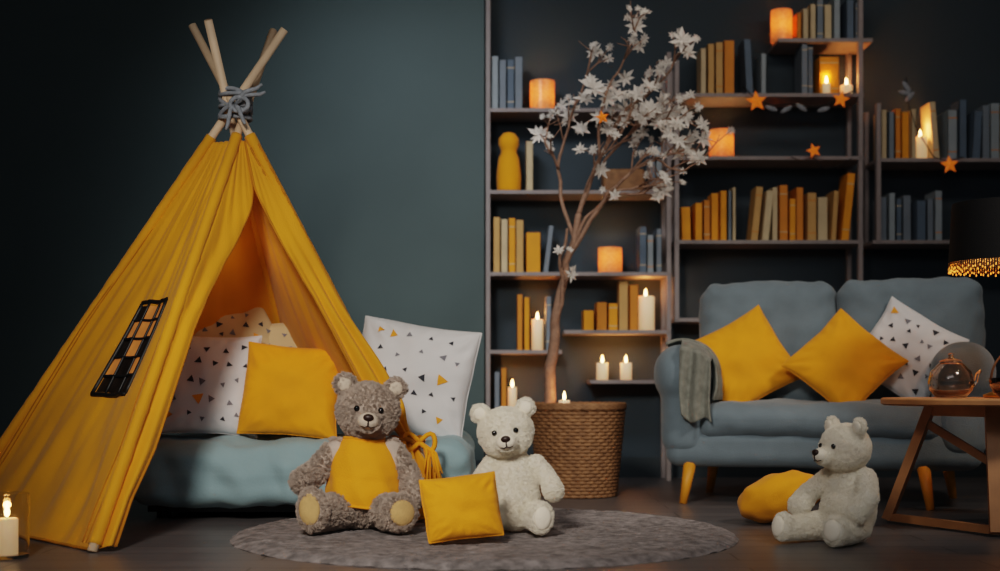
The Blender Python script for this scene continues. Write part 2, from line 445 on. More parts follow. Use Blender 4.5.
# ------------------------------------------------------------ tent
A = V((-1.03, 5.12, 1.648)); FL = V((-1.337, 4.26, 0)); FR = V((-.185, 5.10, 0)); RL = V((-2.2, 5.2, 0)); RR = V((-.9, 6.45, 0))
TIP = {'FL': V((-.935, 5.36, 2.01)), 'FR': V((-1.206, 5.09, 1.96)), 'RL': V((-.845, 5.10, 1.945)), 'RR': V((-1.10, 4.90, 1.925))}
BASE = {'FL': FL, 'FR': FR, 'RL': RL, 'RR': RR}
AP = {k: BASE[k].lerp(TIP[k], A.z/TIP[k].z) for k in BASE}
def pp_(k, v): return AP[k].lerp(BASE[k], v)
def lerp(tab, x):
    for (a, p), (c, q) in zip(tab, tab[1:]):
        if x <= c: return p+(q-p)*max(0, (x-a))/(c-a)
    return tab[-1][1]
def panel_pt(k0, k1, u, v, off=0, amp=.01, seed=0, ripple=0):
    P0 = BASE[k0]; P1 = BASE[k1]
    p = pp_(k0, v).lerp(pp_(k1, v), u)
    n = (P1-P0).cross(A-P0).normalized()
    c = ((FL+FR+RL+RR)/4)
    if n.dot(P0-c) < 0: n = -n
    sag = -.035*math.sin(math.pi*u)*math.sin(math.pi*min(1, v))
    d = sag + amp*noise.noise(V((u*7+seed, v*3, seed)))*v*1.6 + amp*.5*noise.noise(V((u*16, v*5, seed+4)))
    d += ripple
    return p+n*(d+off)
tent = empty('play_tent', (0, 0, 0))
b = MB()
v0 = .085
def lfold(u, v):
    f = .008*math.sin((u*2.0+v*.5)*6)*v*math.sin(math.pi*min(1, u*1.02))*(.6+.8*noise.noise(V((u*3, v*3, 2))))
    # diagonal creases pulled from the window corners and the foot
    f += .006*math.sin((u-v*.7)*26)*sst((v-.68)/.15)*math.exp(-((u-.72)/.35)**2)
    return f
def sst(x): x = max(0, min(1, x)); return x*x*(3-2*x)
def left(u, v):
    vv = v0+(1.0-v0)*v; vv = min(vv, .995)
    return panel_pt('RL', 'FL', u, vv, 0, .018, 1, lfold(u, vv))
U0, U1, V0, V1 = .48, .795, .468, .682
inw = lambda u, v: U0+.012 < u < U1-.012 and V0+.008 < (v0+(1-v0)*v) < V1-.008
b.grid(left, 96, 96, M_tent, skip=inw)
def rear(u, v):
    lim = .66
    return panel_pt('RL', 'RR', u, v0+(lim+.33*(1-u)**4-v0)*v, 0, .012, 2)
b.grid(rear, 40, 40, M_tent)
def rside(u, v):
    return panel_pt('FR', 'RR', u, v0+(.75-v0)*v, 0, .012, 3)
b.grid(rside, 40, 40, M_tent)
uL = [(0, .6), (.2, .6), (.24, .54), (.3, .40), (.38, .25), (.46, .165), (.54, .125), (.65, .105), (.8, .085), (.9, .055), (1, .05)]
uR = [(0, .6), (.2, .6), (.24, .64), (.3, .725), (.38, .79), (.46, .84), (.54, .865), (.66, .885), (.74, .92), (.8, .965), (.86, .90), (1, .83)]
def fleft(u, v):
    vv = min(.993, v0+(1-v0)*v); uu = u*lerp(uL, vv)
    g = max(0, vv-.3)
    rp = .022*g*math.sin(u*9.5+vv*2)+.03*g*u
    if vv < .5: rp += .014*math.sin(u*9)*(vv-.07)
    return panel_pt('FL', 'FR', uu, vv, .002, .008, 5, rp)
def fright(u, v):
    vv = v0+(.985-v0)*v; e = lerp(uR, vv)
    ext = .05*sst((vv-.45)/.2)*(1-sst((vv-.70)/.09))+.085*sst((vv-.82)/.16)
    uu = (1+ext)-(1-u)*(1+ext-e)
    g = max(0, vv-.3)
    pinch = math.exp(-((vv-.8)/.05)**2)
    rp = .045*g*math.sin(u*15+vv*2.5)*(1-.7*pinch)+.035*g*math.sin(u*math.pi)+.02
    return panel_pt('FL', 'FR', uu, vv, .004, .008, 6, rp*min(1, (vv-v0)*6))
b.grid(fleft, 40, 90, M_tent); b.grid(fright, 60, 110, M_tent)
canvas = b.build('canvas', parent=tent)
sol = canvas.modifiers.new('thickness', 'SOLIDIFY'); sol.thickness = .003
b = MB()
b.tube([fleft(1, i/60) for i in range(61)], .005, M_tentd, 6)
b.tube([fright(0, i/60) for i in range(61)], .005, M_tentd, 6)
b.tube([left(i/40, 1) for i in range(41)], .006, M_tentd, 6)
b.tube([rside(i/40, 1) for i in range(41)], .006, M_tentd, 6)
for i, (k, v1) in enumerate((('FL', .985), ('FR', .972), ('RL', .985), ('RR', .66))):
    pts = []; rs = []
    for q in range(120):
        t = v0-.012+(v1-v0+.012)*q/119
        pts.append(pp_(k, t)); rs.append(.0225*(1+.10*noise.noise(V((t*30, i, 0)))+.05*noise.noise(V((t*90, i, 0)))))
    b.tube(pts, rs, M_tent, 12)
for q in (.93, .955):
    b.tube([panel_pt('RL', 'FL', q, v0+(.985-v0)*i/90, .005, .018, 1, lfold(q, v0+(.985-v0)*i/90)) for i in range(91)], .0024, M_tentd, 5)
for q in (.04, .06):
    b.tube([panel_pt('RL', 'FL', q, v0+(.985-v0)*i/90, .005, .018, 1, lfold(q, v0+(.985-v0)*i/90)) for i in range(91)], .0024, M_tentd, 5)
# piping cord wound down the right-hand pole sleeve
d = (BASE['FR']-AP['FR']).normalized(); a1 = V((0, -1, 0)); a1 = (a1-d*a1.dot(d)).normalized(); a2 = d.cross(a1)
for sg in (-1, 1):
    b.tube([pp_('FR', .10+.66*i/120)+a1*.016+a2*sg*.017+a1*.003*math.sin(i*1.3) for i in range(121)], .0045, M_tentd, 6)
b.build('sleeves', parent=tent)
b = MB()
tp = pp_('FR', .80)
b.tube([tp+V((-.01+math.cos(a)*.062, math.sin(a)*.052-.012, .012*math.sin(3*a))) for a in [2*math.pi*i/24 for i in range(24)]], .013, M_tentd, 8, closed=True)
rr = R(4)
for i in range(22):
    a = rr.uniform(0, 6.28); q = rr.uniform(.05, .13)
    s0 = tp+V((.055, -.05, -.005)); e = s0+V((math.cos(a)*.035+.045, -.03-rr.random()*.03, -q-.05))
    b.tube([s0, (s0+e)/2+V((.015, -.01, .02)), e], [.006, .005, .003], M_yel, 6)
for sg in (-1, 1):
    b.tube([tp+V((.045, -.055, 0))+V((sg*.06*math.sin(t), -.01, .04*math.sin(2*t)*.8)) for t in [math.pi*i/12 for i in range(13)]], .010, M_yel, 6)
b.build('flap_tie', parent=tent)
b = MB()
for k in BASE:
    Pb = BASE[k]; e = TIP[k]
    z0 = .034 if k == 'FR' else .004
    b.tube([Pb+V((0, 0, z0)), Pb.lerp(e, .5), e], [.017, .017, .016], M_pole, 16)
b.build('poles', parent=tent)
b = MB()
for k in range(7):
    z = A.z-.050+k*.015; rx = .060; ry = .058
    tl = .35*math.sin(k*2.1)
    b.tube([V((A.x-.012+rx*math.cos(a), A.y+ry*math.sin(a), z+tl*.11*math.cos(a+k))) for a in [2*math.pi*i/28 for i in range(28)]], .0085, M_rope, 8, closed=True)
c = A+V((.0, -.064, -.01))
for e in ((.11, -.03, .075), (.12, -.01, .05), (-.03, -.03, -.10), (.045, -.03, -.08)):
    e = V(e); b.tube([c, c+e*.4+V((.0, -.02, .015)), c+e*.8, c+e], [.009, .009, .008, .005], M_rope, 8)
b.tube([c+V((.035*math.cos(a)+.02, -.02, .028*math.sin(a))) for a in [2*math.pi*i/16 for i in range(16)]], .009, M_rope, 8, closed=True)
b.build('rope_tie', parent=tent)
b = MB()
def W(u, v, o):
    return panel_pt('RL', 'FL', u, v, o, .018, 1, lfold(u, v))
for i in range(3):
    for j in range(5):
        ua = U0+(U1-U0)*i/3; ub = U0+(U1-U0)*(i+1)/3; va = V0+(V1-V0)*j/5; vb = V0+(V1-V0)*(j+1)/5
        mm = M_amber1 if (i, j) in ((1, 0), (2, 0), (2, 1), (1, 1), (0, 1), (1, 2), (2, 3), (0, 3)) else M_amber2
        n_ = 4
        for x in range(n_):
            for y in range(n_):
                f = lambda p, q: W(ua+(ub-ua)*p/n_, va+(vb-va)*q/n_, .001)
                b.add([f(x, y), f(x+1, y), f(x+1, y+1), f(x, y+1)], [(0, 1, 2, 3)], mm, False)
for i in range(4):
    u = U0+(U1-U0)*i/3; w = .009 if i in (0, 3) else .0055
    b.tube([W(u, V0+(V1-V0)*k/12, .005) for k in range(13)], w, M_black, 6)
for j in range(6):
    v = V0+(V1-V0)*j/5; w = .009 if j in (0, 5) else .0055
    b.tube([W(U0+(U1-U0)*k/10, v, .005) for k in range(11)], w, M_black, 6)
b.build('tent_window', parent=tent)

# ------------------------------------------------------------ bed
b = MB()
b.box((-.82, 5.68, .043), (1.26, .66, .03), M_dark)
for x in (-1.4, -.22):
    b.box((x, 5.94, .02), (.05, .05, .04), M_dark)
b.box((-1.4, 5.42, .02), (.05, .05, .04), M_dark)
def sheet(p):
    q = V(p)
    if p.y < -.3:
        k = sst((-.3-p.y)/.1); q.y += k*.012*math.sin(p.x*34+3*noise.noise(V((p.x*4, p.z*5, 0))))*(1-sst((p.z+.02)/.14)*.8)
        q.y -= k*.012*noise.noise(V((p.x*3, p.z*14, 3)))
    if p.z > .08: q.z += .012*noise.noise(V((p.x*9+p.y*4, p.y*12, 1)))
    return q
b.rbox((-.815, 5.65, .192), (1.385, .86, .270), .075, M_bed, (.012, .012, .0), wr=.022, ws=5, n=60, fn=sheet)
b.build('daybed')

# ------------------------------------------------------------ pillows
def pillow(name, c, w, h, th, rot, m, tri=0, seed=0, k=.07, piping=True, n=44):
    b = MB()
    b.T = Matrix.Translation(c) @ Matrix.Rotation(rot[2], 4, 'Z') @ Matrix.Rotation(rot[0], 4, 'X') @ Matrix.Rotation(rot[1], 4, 'Y')
    def surf(s, t, side, off=0):
        wob = .012*noise.noise(V((s*1.7, t*1.7, seed*2.3)))
        x = w/2*s*(1-k*(1-t*t)*abs(s))+wob*w*2; z = h/2*t*(1-k*(1-s*s)*abs(t))+wob*h
        e = (max(0, 1-s*s)*max(0, 1-t*t))
        y = th/2*e**.42
        edge = 1-min(1, e*1.8)
        wrk = noise.noise(V((s*2.0+seed, t*2.0, seed*1.7)))*.26*e**.5
        ang = math.atan2(t, s)
        wrk += .17*edge*math.sin(ang*20+seed+2*noise.noise(V((s*3, t*3, seed))))*e**.35
        for cs, ct in ((1, 1), (-1, 1), (1, -1), (-1, -1)):
            d = math.hypot(s-cs, t-ct); a2 = math.atan2(t-ct, s-cs)
            wrk += .13*math.exp(-(d/.6)**2)*math.sin(a2*13+seed)*e**.3
        y = y*(1+wrk*1.2)
        return V((x, side*(y+off), z))
    def sm(u):
        return math.sin((u-.5)*math.pi)
    for side in (-1, 1):
        b.grid((lambda u, v: surf(sm(u), sm(v), side)) if side < 0 else (lambda u, v: surf(sm(1-u), sm(v), side)), n, n, m)
    if piping:
        per = []
        for q in range(4):
            for i in range(14):
                t = sm(i/14)
                s_, t_ = [(t, -1), (1, t), (-t, 1), (-1, -t)][q]
                per.append(surf(s_, t_, -1))
        b.tube(per, .0035, m, 6, closed=True)
    if tri:
        rr = R(seed+11)
        for i in range(tri):
            for j in range(tri):
                s0 = -0.86+1.72*(i+.5+(.35 if j % 2 else -.1))/tri+rr.uniform(-.07, .07); t0 = -.86+1.72*(j+.5)/tri+rr.uniform(-.07, .07)
                if abs(s0) > .84: continue
                a0 = rr.uniform(0, 6.28); q = rr.choice([.06, .075, .09])*(.42/w)
                mm = rr.choice([M_tri1, M_tri1, M_tri3, M_tri2, M_tri3])
                if mm is M_tri2: q *= 1.5
                for side in (-1, 1):
                    P_ = [surf(s0, t0, side, .004)]+[surf(s0+q*math.cos(a0+x*.5*2.0944)*(1 if x % 2 == 0 else .5), t0+q*math.sin(a0+x*.5*2.0944)*(1 if x % 2 == 0 else .5), side, .0035) for x in range(6)]
                    fs = [(0, 1+x, 1+(x+1) % 6) for x in range(6)]
                    b.add(P_, fs if side < 0 else [f[::-1] for f in fs], mm, False)
    b.T = Matrix.Identity(4)
    return b.build(name)
rad = math.radians
pillow('patterned_pillow', (-1.225, 5.43, .55), .43, .44, .16, (rad(-14), rad(2), rad(10)), M_white, 5, 1)
pillow('yellow_pillow', (-.860, 5.37, .525), .42, .39, .17, (rad(-14), rad(4), rad(-4)), M_yel, 0, 2)
pillow('patterned_pillow', (-.93, 5.66, .63), .50, .42, .13, (rad(-12), rad(-3), rad(2)), M_beige, 5, 3)
pillow('patterned_pillow', (-1.15, 5.58, .765), .40, .36, .09, (rad(-20), rad(-22), rad(30)), M_beige, 5, 4)
pillow('patterned_pillow', (-.375, 5.58, .575), .52, .50, .22, (rad(-16), rad(9), rad(-6)), M_white, 5, 5, k=.05)

# ------------------------------------------------------------ sofa
ang = -rad(17)
sofa = empty('loveseat_sofa', (.70, 6.02, 0), (0, 0, ang))
b = MB(); Wd = 1.50
b.rbox((Wd/2, .40, .265), (Wd-.10, .74, .19), .07, M_sofa, (0, .01, 0), wr=.006)
b.rbox((Wd/2, .33, .385), (Wd-.42, .66, .15), .065, M_sofa, (0, .025, .02), wr=.014, n=24)
bw = (Wd-.15)/2
b.rbox((Wd/2+.04, .74, .60), (Wd-.16, .16, .72), .07, M_sofa, wr=.005)
for q in (0, 1):
    b.rbox((.13+bw*(q+.5), .64, .735), (bw-.006, .22, .64), .085, M_sofa, (.006, .035, .012), (rad(-7), 0, 0), wr=.018, n=20)
b.build('upholstery', parent=sofa)
b = MB()
for x0 in (0, 1):
    sx = .13 if x0 == 0 else Wd-.13; sg = 1 if x0 == 0 else -1
    b.rbox((sx+.012*sg, .40, .43), (.215, .78, .42), .085, M_sofa, (.01, .01, 0))
    b.rbox((sx+.0*sg, .385, .60), (.262, .81, .27), .12, M_sofa, (.006, .02, .010))
bake(b, .012, 'arms', M_sofa, sofa, 14)
b = MB()
for (x, y, dx, dy) in ((.17, .07, -.03, -.02), (1.20, .07, .03, -.02), (.2, .70, -.03, .02), (1.32, .70, .03, .02)):
    b.tube([(x, y, .19), (x+dx, y+dy, .0)], [.030, .018], M_legy, 16)
b.build('legs', parent=sofa)
b = MB()
def thr(u, v):
    if v < .45:
        a = math.pi*(.66-v/.45*.66); x, z, nx, nz = .130+.140*math.cos(a), .60+.146*math.sin(a), math.cos(a), math.sin(a)
    else: t = (v-.45)/.55; x, z, nx, nz = .270+.010*math.sin(t*3), .60-.12*t, 1, 0
    rp = .009*math.sin(u*26+v*3)+.009
    return V((x+nx*rp, .07+(.30+.05*v)*u+.02*math.sin(v*5)-.02*v, z+nz*rp))
b.grid(thr, 70, 50, M_throw)
def thr2(u, v):
    x0 = .13+.135*u
    if v < .30:
        t = v/.30; y = .10-.135*t; z = .60+math.sqrt(max(0, .152**2-(x0-.13)**2))*(1-.25*t*t)+.004
    else:
        t = (v-.30)/.70; y = -.050-.012*math.sin(u*12+t*2)
        z = (.60+math.sqrt(max(0, .152**2-(x0-.13)**2))*.75)-(.30+.03*math.sin(u*5))*t
    return V((x0+.03*v*v+.01*math.sin(v*5), y, z))
b.grid(thr2, 40, 60, M_throw)
t_ = b.build('throw_blanket', parent=sofa)
sm_ = t_.modifiers.new('thickness', 'SOLIDIFY'); sm_.thickness = .010; sm_.offset = 0

def onsofa(x, y, z):
    c, s = math.cos(ang), math.sin(ang)
    return (.70+x*c-y*s, 6.02+x*s+y*c, z)
pillow('yellow_cushion', onsofa(.385, .36, .665), .42, .42, .16, (rad(-16), rad(-30), ang+rad(10)), M_yel, 0, 7)
pillow('yellow_cushion', onsofa(.855, .25, .65), .40, .40, .16, (rad(-24), rad(43), ang+rad(4)), M_yel, 0, 8)
pillow('patterned_cushion', onsofa(1.13, .42, .70), .40, .40, .13, (rad(-14), rad(33), ang), M_white, 5, 9)

# ------------------------------------------------------------ basket + flowering branch
b = MB(); bx, by = .385, 6.46
rb = lambda z: .185+.04*min(1, z/.42)
for i in range(26):
    z = .01+i*.0168
    N_ = 56
    b.tube([V((bx+(rb(z)+.006*math.sin(28*a+(math.pi if i % 2 else 0)))*math.cos(a), by+(rb(z)+.006*math.sin(28*a+(math.pi if i % 2 else 0)))*math.sin(a), z)) for a in [2*math.pi*q/(N_*2) for q in range(N_*2)]], .0095, M_wick, 6, closed=True)
for i in range(28):
    a = 2*math.pi*i/28
    b.tube([V((bx+rb(z)*math.cos(a), by+rb(z)*math.sin(a), z)) for z in (.01, .2, .44)], .007, M_wick, 6)
for k in range(3):
    b.tube([V((bx+(.232)*math.cos(a), by+.232*math.sin(a), .445+.010*math.sin(14*a+k*2.1))) for a in [2*math.pi*q/112 for q in range(112)]], .011, M_wick, 6, closed=True)
b.lathe([(.0001, .004), (.19, .004)], (bx, by, 0), M_wick, 32)
b.lathe([(.0001, .40), (.1, .403), (.214, .39)], (bx, by, 0), M_bark, 32)
b.build('wicker_basket')
pillar(bx-.07, by-.09, .406, .028, .07, .5)

rr = R(21)
tree = empty('flowering_branch_tree', (.25, 6.47, .40))
b = MB(); fl = MB(); tips = []
ty = 6.47
def P3(x, z, dy=0): return V((x, ty+dy, z))
def smooth(pts, n=6):
    out = []
    for i in range(len(pts)-1):
        p0 = pts[max(0, i-1)]; p1 = pts[i]; p2 = pts[i+1]; p3 = pts[min(len(pts)-1, i+2)]
        for k in range(n):
            t = k/n
            out.append(.5*((2*p1)+(p2-p0)*t+(2*p0-5*p1+4*p2-p3)*t*t+(3*p1-p0-3*p2+p3)*t**3))
    out.append(pts[-1]); return out
def branch(pts, r0, r1, sub=3):
    s = smooth(pts); n = len(s)
    s = [p+V((noise.noise(p*9), noise.noise(p*9+V((5, 0, 0))), .5*noise.noise(p*22)))*.022 for p in s]
    b.tube(s, [r0+(r1-r0)*i/(n-1) for i in range(n)], M_bark, 8)
    for k in range(sub):
        i = rr.randint(n//3, n-2); p = s[i]; t = (s[i+1]-s[i]).normalized()
        d = (t+V((rr.uniform(-1, 1), rr.uniform(-.8, .8), rr.uniform(-.3, .9)))*.9).normalized()*rr.uniform(.09, .22)
        q = p+d; mid = p+d*.5+V((0, 0, .015))
        b.tube([p, mid, q], [.0045, .0035, .002], M_bark, 6); tips.append((q, rr.uniform(.6, 1.0)))
        for _ in range(2):
            e = mid+V((rr.uniform(-.07, .07), rr.uniform(-.05, .05), rr.uniform(0, .09)))
            b.tube([mid, e], [.003, .0015], M_bark, 5)
            if rr.random() < .5: tips.append((e, .6))
branch([P3(.25, .40), P3(.245, .58), P3(.27, .80), P3(.288, .97), P3(.345, 1.2), P3(.40, 1.40)], .032, .016, 0)
branch([P3(.258, .75), P3(.30, .95, -.02), P3(.31, 1.15, -.05), P3(.325, 1.32, -.06)], .014, .006, 2)
branch([P3(.345, 1.2), P3(.47, 1.40, -.05), P3(.60, 1.56, -.08), P3(.76, 1.66, -.06), P3(.95, 1.72, -.04)], .013, .004, 8)
branch([P3(.36, 1.25), P3(.43, 1.38, -.03), P3(.56, 1.48, -.05), P3(.70, 1.50, -.06), P3(.84, 1.62, -.06)], .010, .003, 5)
branch([P3(.40, 1.40), P3(.49, 1.68, .04), P3(.62, 1.90, .05), P3(.78, 2.03, .02), P3(.89, 2.2, 0)], .013, .004, 8)
branch([P3(.365, 1.28), P3(.315, 1.5, .05), P3(.30, 1.7, .07), P3(.37, 1.92, .05), P3(.47, 2.19, .03)], .011, .004, 6)
branch([P3(.49, 1.68, .04), P3(.51, 1.95, -.04), P3(.60, 2.12, -.06), P3(.67, 2.32, -.06)], .008, .003, 5)
branch([P3(.47, 1.60, .04), P3(.60, 1.76, -.04), P3(.72, 1.86, -.06), P3(.82, 1.92, -.06)], .008, .003, 6)
branch([P3(.42, 1.46, .04), P3(.46, 1.62, -.04), P3(.60, 1.80, -.06), P3(.66, 1.98, -.06)], .008, .003, 6)
branch([P3(.30, 1.64, .06), P3(.24, 1.74, .0), P3(.195, 1.8, -.02)], .007, .003, 2)
branch([P3(.55, 1.5, -.07), P3(.70, 1.52, -.1), P3(.82, 1.54, -.1)], .007, .003, 3)
branch([P3(.62, 1.90, .05), P3(.76, 1.86, -.02), P3(.93, 1.88, -.05)], .007, .003, 4)
branch([P3(.76, 1.66, -.06), P3(.88, 1.60, -.1), P3(1.0, 1.66, -.12)], .006, .003, 2)
def bloom(c, s, nrm):
    q = nrm.to_track_quat('Z', 'Y').to_matrix(); n = rr.choice([7, 8, 9])
    for ring in (0, 1):
        for i in range(n-ring*2):
            a = 2*math.pi*i/(n-ring*2)+ring*.4+rr.uniform(-.15, .15); L = s*rr.uniform(.7, 1.1)*(1-.35*ring); w = L*.19
            rise = .25+.5*ring+rr.uniform(-.3, .2); ca, sa = math.cos(a), math.sin(a)
            def pp(l, ww, z): return c+q @ V((ca*l-sa*ww, sa*l+ca*ww, z))
            vs = [pp(0, 0, 0), pp(L*.45, w, L*rise*.5), pp(L*.5, 0, L*rise*.4-.004), pp(L*.45, -w, L*rise*.5), pp(L, 0, L*rise*.7)]
            fl.add(vs, [(0, 1, 2), (0, 2, 3), (1, 4, 2), (2, 4, 3)], M_petal, True)
main = [(635, 27, .9), (595, 50, .8), (593, 92, 1.4), (606, 100, 1.1), (628, 108, 1.2), (650, 112, 1.2), (668, 118, 1.2), (680, 45, 1.1), (690, 48, .9), (640, 45, .7), (662, 190, .9),
        (685, 150, 1.2), (697, 158, 1.0), (704, 140, .9), (540, 133, 1.0), (570, 112, .8), (582, 128, .8), (600, 170, .8), (625, 78, .9), (648, 88, .9), (660, 70, .7), (612, 85, .7), (640, 120, 1.0), (580, 150, .6), (685, 118, .9), (608, 128, .8),
        (585, 100, 1.0), (660, 104, .9), (675, 128, .9), (690, 140, .8), (562, 104, .6), (668, 60, .8),
        (618, 96, .9), (636, 98, 1.0), (656, 124, 1.0), (666, 138, .8), (680, 108, .8), (590, 80, .8), (622, 120, .8), (644, 132, .8), (676, 144, .9), (700, 128, .7), (598, 118, .8)]
for u, v, s in main:
    c = P3((u-500)*.00497, .55+(385-v)*.00497, rr.uniform(-.12, .08)); bloom(c, .066*s, V((rr.uniform(-.6, .6), -1, rr.uniform(-.2, .7))).normalized())
    best = min([V(p) for p in b.v[::8]], key=lambda p: (p-c).length)
    b.tube([best, (best+c)/2+V((0, 0, .01)), c], [.003, .0025, .0015], M_bark, 5)
for q, s in tips:
    bloom(q, .042*s, V((rr.uniform(-1, 1), -1, rr.uniform(-.3, .8))).normalized())
star(fl, P3(.497, 1.85, -.15), .035, M_star, .2)
b.tube([P3(.497, 1.885, -.15), P3(.52, 1.93, -.06)], .0015, M_bark, 5)
for o in (b, fl):
    o.v = [tuple(V(p)-V((.25, 6.47, .40))) for p in o.v]
b.build('branches', parent=tree); fl.build('blossoms', parent=tree)

# ------------------------------------------------------------ side table with things on it
b = MB(); tx, ty2 = 1.87, 5.0; zt = .50
b.lathe([(.0001, zt), (.385, zt), (.39, zt-.006), (.39, zt-.022), (.38, zt-.028), (.0001, zt-.028)], (tx, ty2, 0), M_oak, 64, crisp=True)
L1 = V((1.55, 5.20, 0)); L2 = V((1.80, 4.70, 0)); L3 = V((2.19, 4.82, 0)); L4 = V((2.12, 5.28, 0))
T = lambda p: V((tx+(p.x-tx)*.55, ty2+(p.y-ty2)*.55, zt-.03))
for p in (L1, L2, L3, L4): b.beam(p+V((0, 0, .014)), T(p), .055, .035, M_oak)
b.beam(L1.lerp(T(L1), .05), L2.lerp(T(L2), .05), .03, .03, M_oak)
b.beam(L2.lerp(T(L2), .05), L3.lerp(T(L3), .05), .03, .03, M_oak)
b.beam(L2.lerp(T(L2), .10), L4.lerp(T(L4), .85), .028, .03, M_oak); b.beam(L1.lerp(T(L1), .86), L3.lerp(T(L3), .10), .028, .03, M_oak)
b.beam(T(L1)+V((0, 0, -.02)), T(L2)+V((0, 0, -.02)), .03, .04, M_oak)
b.build('round_side_table', bevel=.003)

b = MB(); gx, gy = 1.71, 4.93
b.lathe([(.0001, .002), (.055, .002), (.078, .03), (.084, .06), (.074, .10), (.047, .128), (.04, .134), (.037, .132), (.044, .124), (.070, .098), (.080, .06), (.074, .032), (.052, .006), (.0001, .006)], (gx, gy, zt+.001), M_glass, 40)
b.lathe([(.0001, .028), (.066, .028), (.058, .014), (.0001, .009)], (gx, gy, zt+.001), M_tea, 32)
b.lathe([(.042, .136), (.04, .142), (.012, .150), (.008, .158), (.012, .166), (.0001, .172)], (gx, gy, zt+.001), M_glass, 24)
b.tube([V((gx+.078, gy, zt+.05)), V((gx+.095, gy, zt+.065)), V((gx+.10, gy, zt+.09)), V((gx+.112, gy, zt+.105))], [.012, .01, .008, .006], M_glass, 10)
b.build('glass_teapot')
b = MB()
b.lathe([(.0001, 0), (.05, 0), (.075, .02), (.09, .05), (.094, .075), (.090, .076), (.086, .05), (.070, .024), (.0001, .006)], (1.925, 4.86, zt+.001), M_glass, 36)
b.lathe([(.0001, .04), (.078, .04), (.066, .022), (.0001, .009)], (1.925, 4.86, zt+.001), M_tea, 32)
b.tube([V((1.925+.09*math.cos(a), 4.86, zt+.06+.12*math.sin(a))) for a in [math.pi*i/24 for i in range(25)]], .0045, M_copper, 8)
b.build('glass_basket_bowl')

b = MB(); lx, ly = 1.985, 5.12
b.lathe([(.0001, 0), (.075, 0), (.08, .01), (.05, .022), (.012, .03), (.009, .06), (.009, .56), (.0001, .57)], (lx, ly, zt+.001), M_gold, 28)
z0, z1 = 1.035, 1.265
b.lathe([(.205, z0), (.208, z0), (.195, z1), (.192, z1), (.205, z0)], (lx, ly, 0), M_shade, 48, crisp=True)
for i in range(3):
    a = 2*math.pi*i/3; b.tube([V((lx, ly, z0+.03)), V((lx+.19*math.cos(a), ly+.19*math.sin(a), z1-.02))], .002, M_gold, 6)
for i in range(130):
    a = 2*math.pi*i/130; l = .03+.008*math.sin(i*2.3)
    p = V((lx+.206*math.cos(a), ly+.206*math.sin(a), z0))
    b.tube([p, p-V((0, 0, l))], .0016, M_gold, 5); b.ell(p-V((0, 0, l)), (.0028, .0028, .005), M_bead, nu=6, nv=5)
b.ell((lx, ly, 1.12), (.03, .03, .04), M_flames)
lamp = b.build('table_lamp')
point('lamp_bulb', (0, 0, .57), 4, r=.05, parent=lamp)

# ------------------------------------------------------------ rug
b = MB(); rcx, rcy, rr0 = -.055, 4.77, .915
def rg(u, v):
    a = 2*math.pi*u; r = rr0*v
    if v > .93: z = .020*math.cos((v-.93)/.07*math.pi/2)+.001
    else: z = .021
    e = 1+.006*noise.noise(V((math.cos(a)*6, math.sin(a)*6, 0)))
    return V((r*e*math.cos(a), r*e*math.sin(a), z+.005*noise.noise(V((r*math.cos(a)*22, r*math.sin(a)*22, 0)))))
b.grid(rg, 200, 70, M_rug, closeu=True)
rug = b.build('round_rug', center=False); rug.location = (rcx, rcy, 0)

def fur(o, count, length, children, vg=None, rnd=.35, rad_=.0011, seed=1, mslot=1, clump=.2, rough=.004):
    md = o.modifiers.new('fur', 'PARTICLE_SYSTEM'); ps = o.particle_systems[-1]; s = ps.settings
    s.type = 'HAIR'; s.count = count; ps.seed = seed
    s.use_advanced_hair = True
    s.hair_length = length; s.hair_step = 3; s.render_step = 3; s.display_step = 2
    s.normal_factor = length/4*1.0
    s.factor_random = length/4*rnd
    s.hair_length = length
    s.child_type = 'INTERPOLATED'; s.rendered_child_count = children
    s.roughness_1 = rough; s.roughness_1_size = .3; s.roughness_2 = rough; s.roughness_endpoint = rough*1.2
    s.clump_factor = clump
    s.root_radius = 1.0; s.tip_radius = .5; s.radius_scale = rad_
    s.material = mslot
    s.distribution = 'RAND'; s.use_emit_random = True
    if vg: ps.vertex_group_density = vg
    return s
try:
    fur(rug, 20000, .020, 12, rnd=1.1, rad_=.0022, clump=.8, rough=.006)
except Exception as ex: print('FUR ERR', ex)

# ------------------------------------------------------------ teddy bears
def chain(b, pts, m):
    for (p, r), (q, s) in zip(pts, pts[1:]):
        p = V(p); q = V(q); L = (q-p).length; n = max(2, int(L/(min(r, s)*.3)))
        for i in range(n+1):
            t = i/n; b.ell(p.lerp(q, t), [r+(s-r)*t]*3, m, nu=14, nv=9)

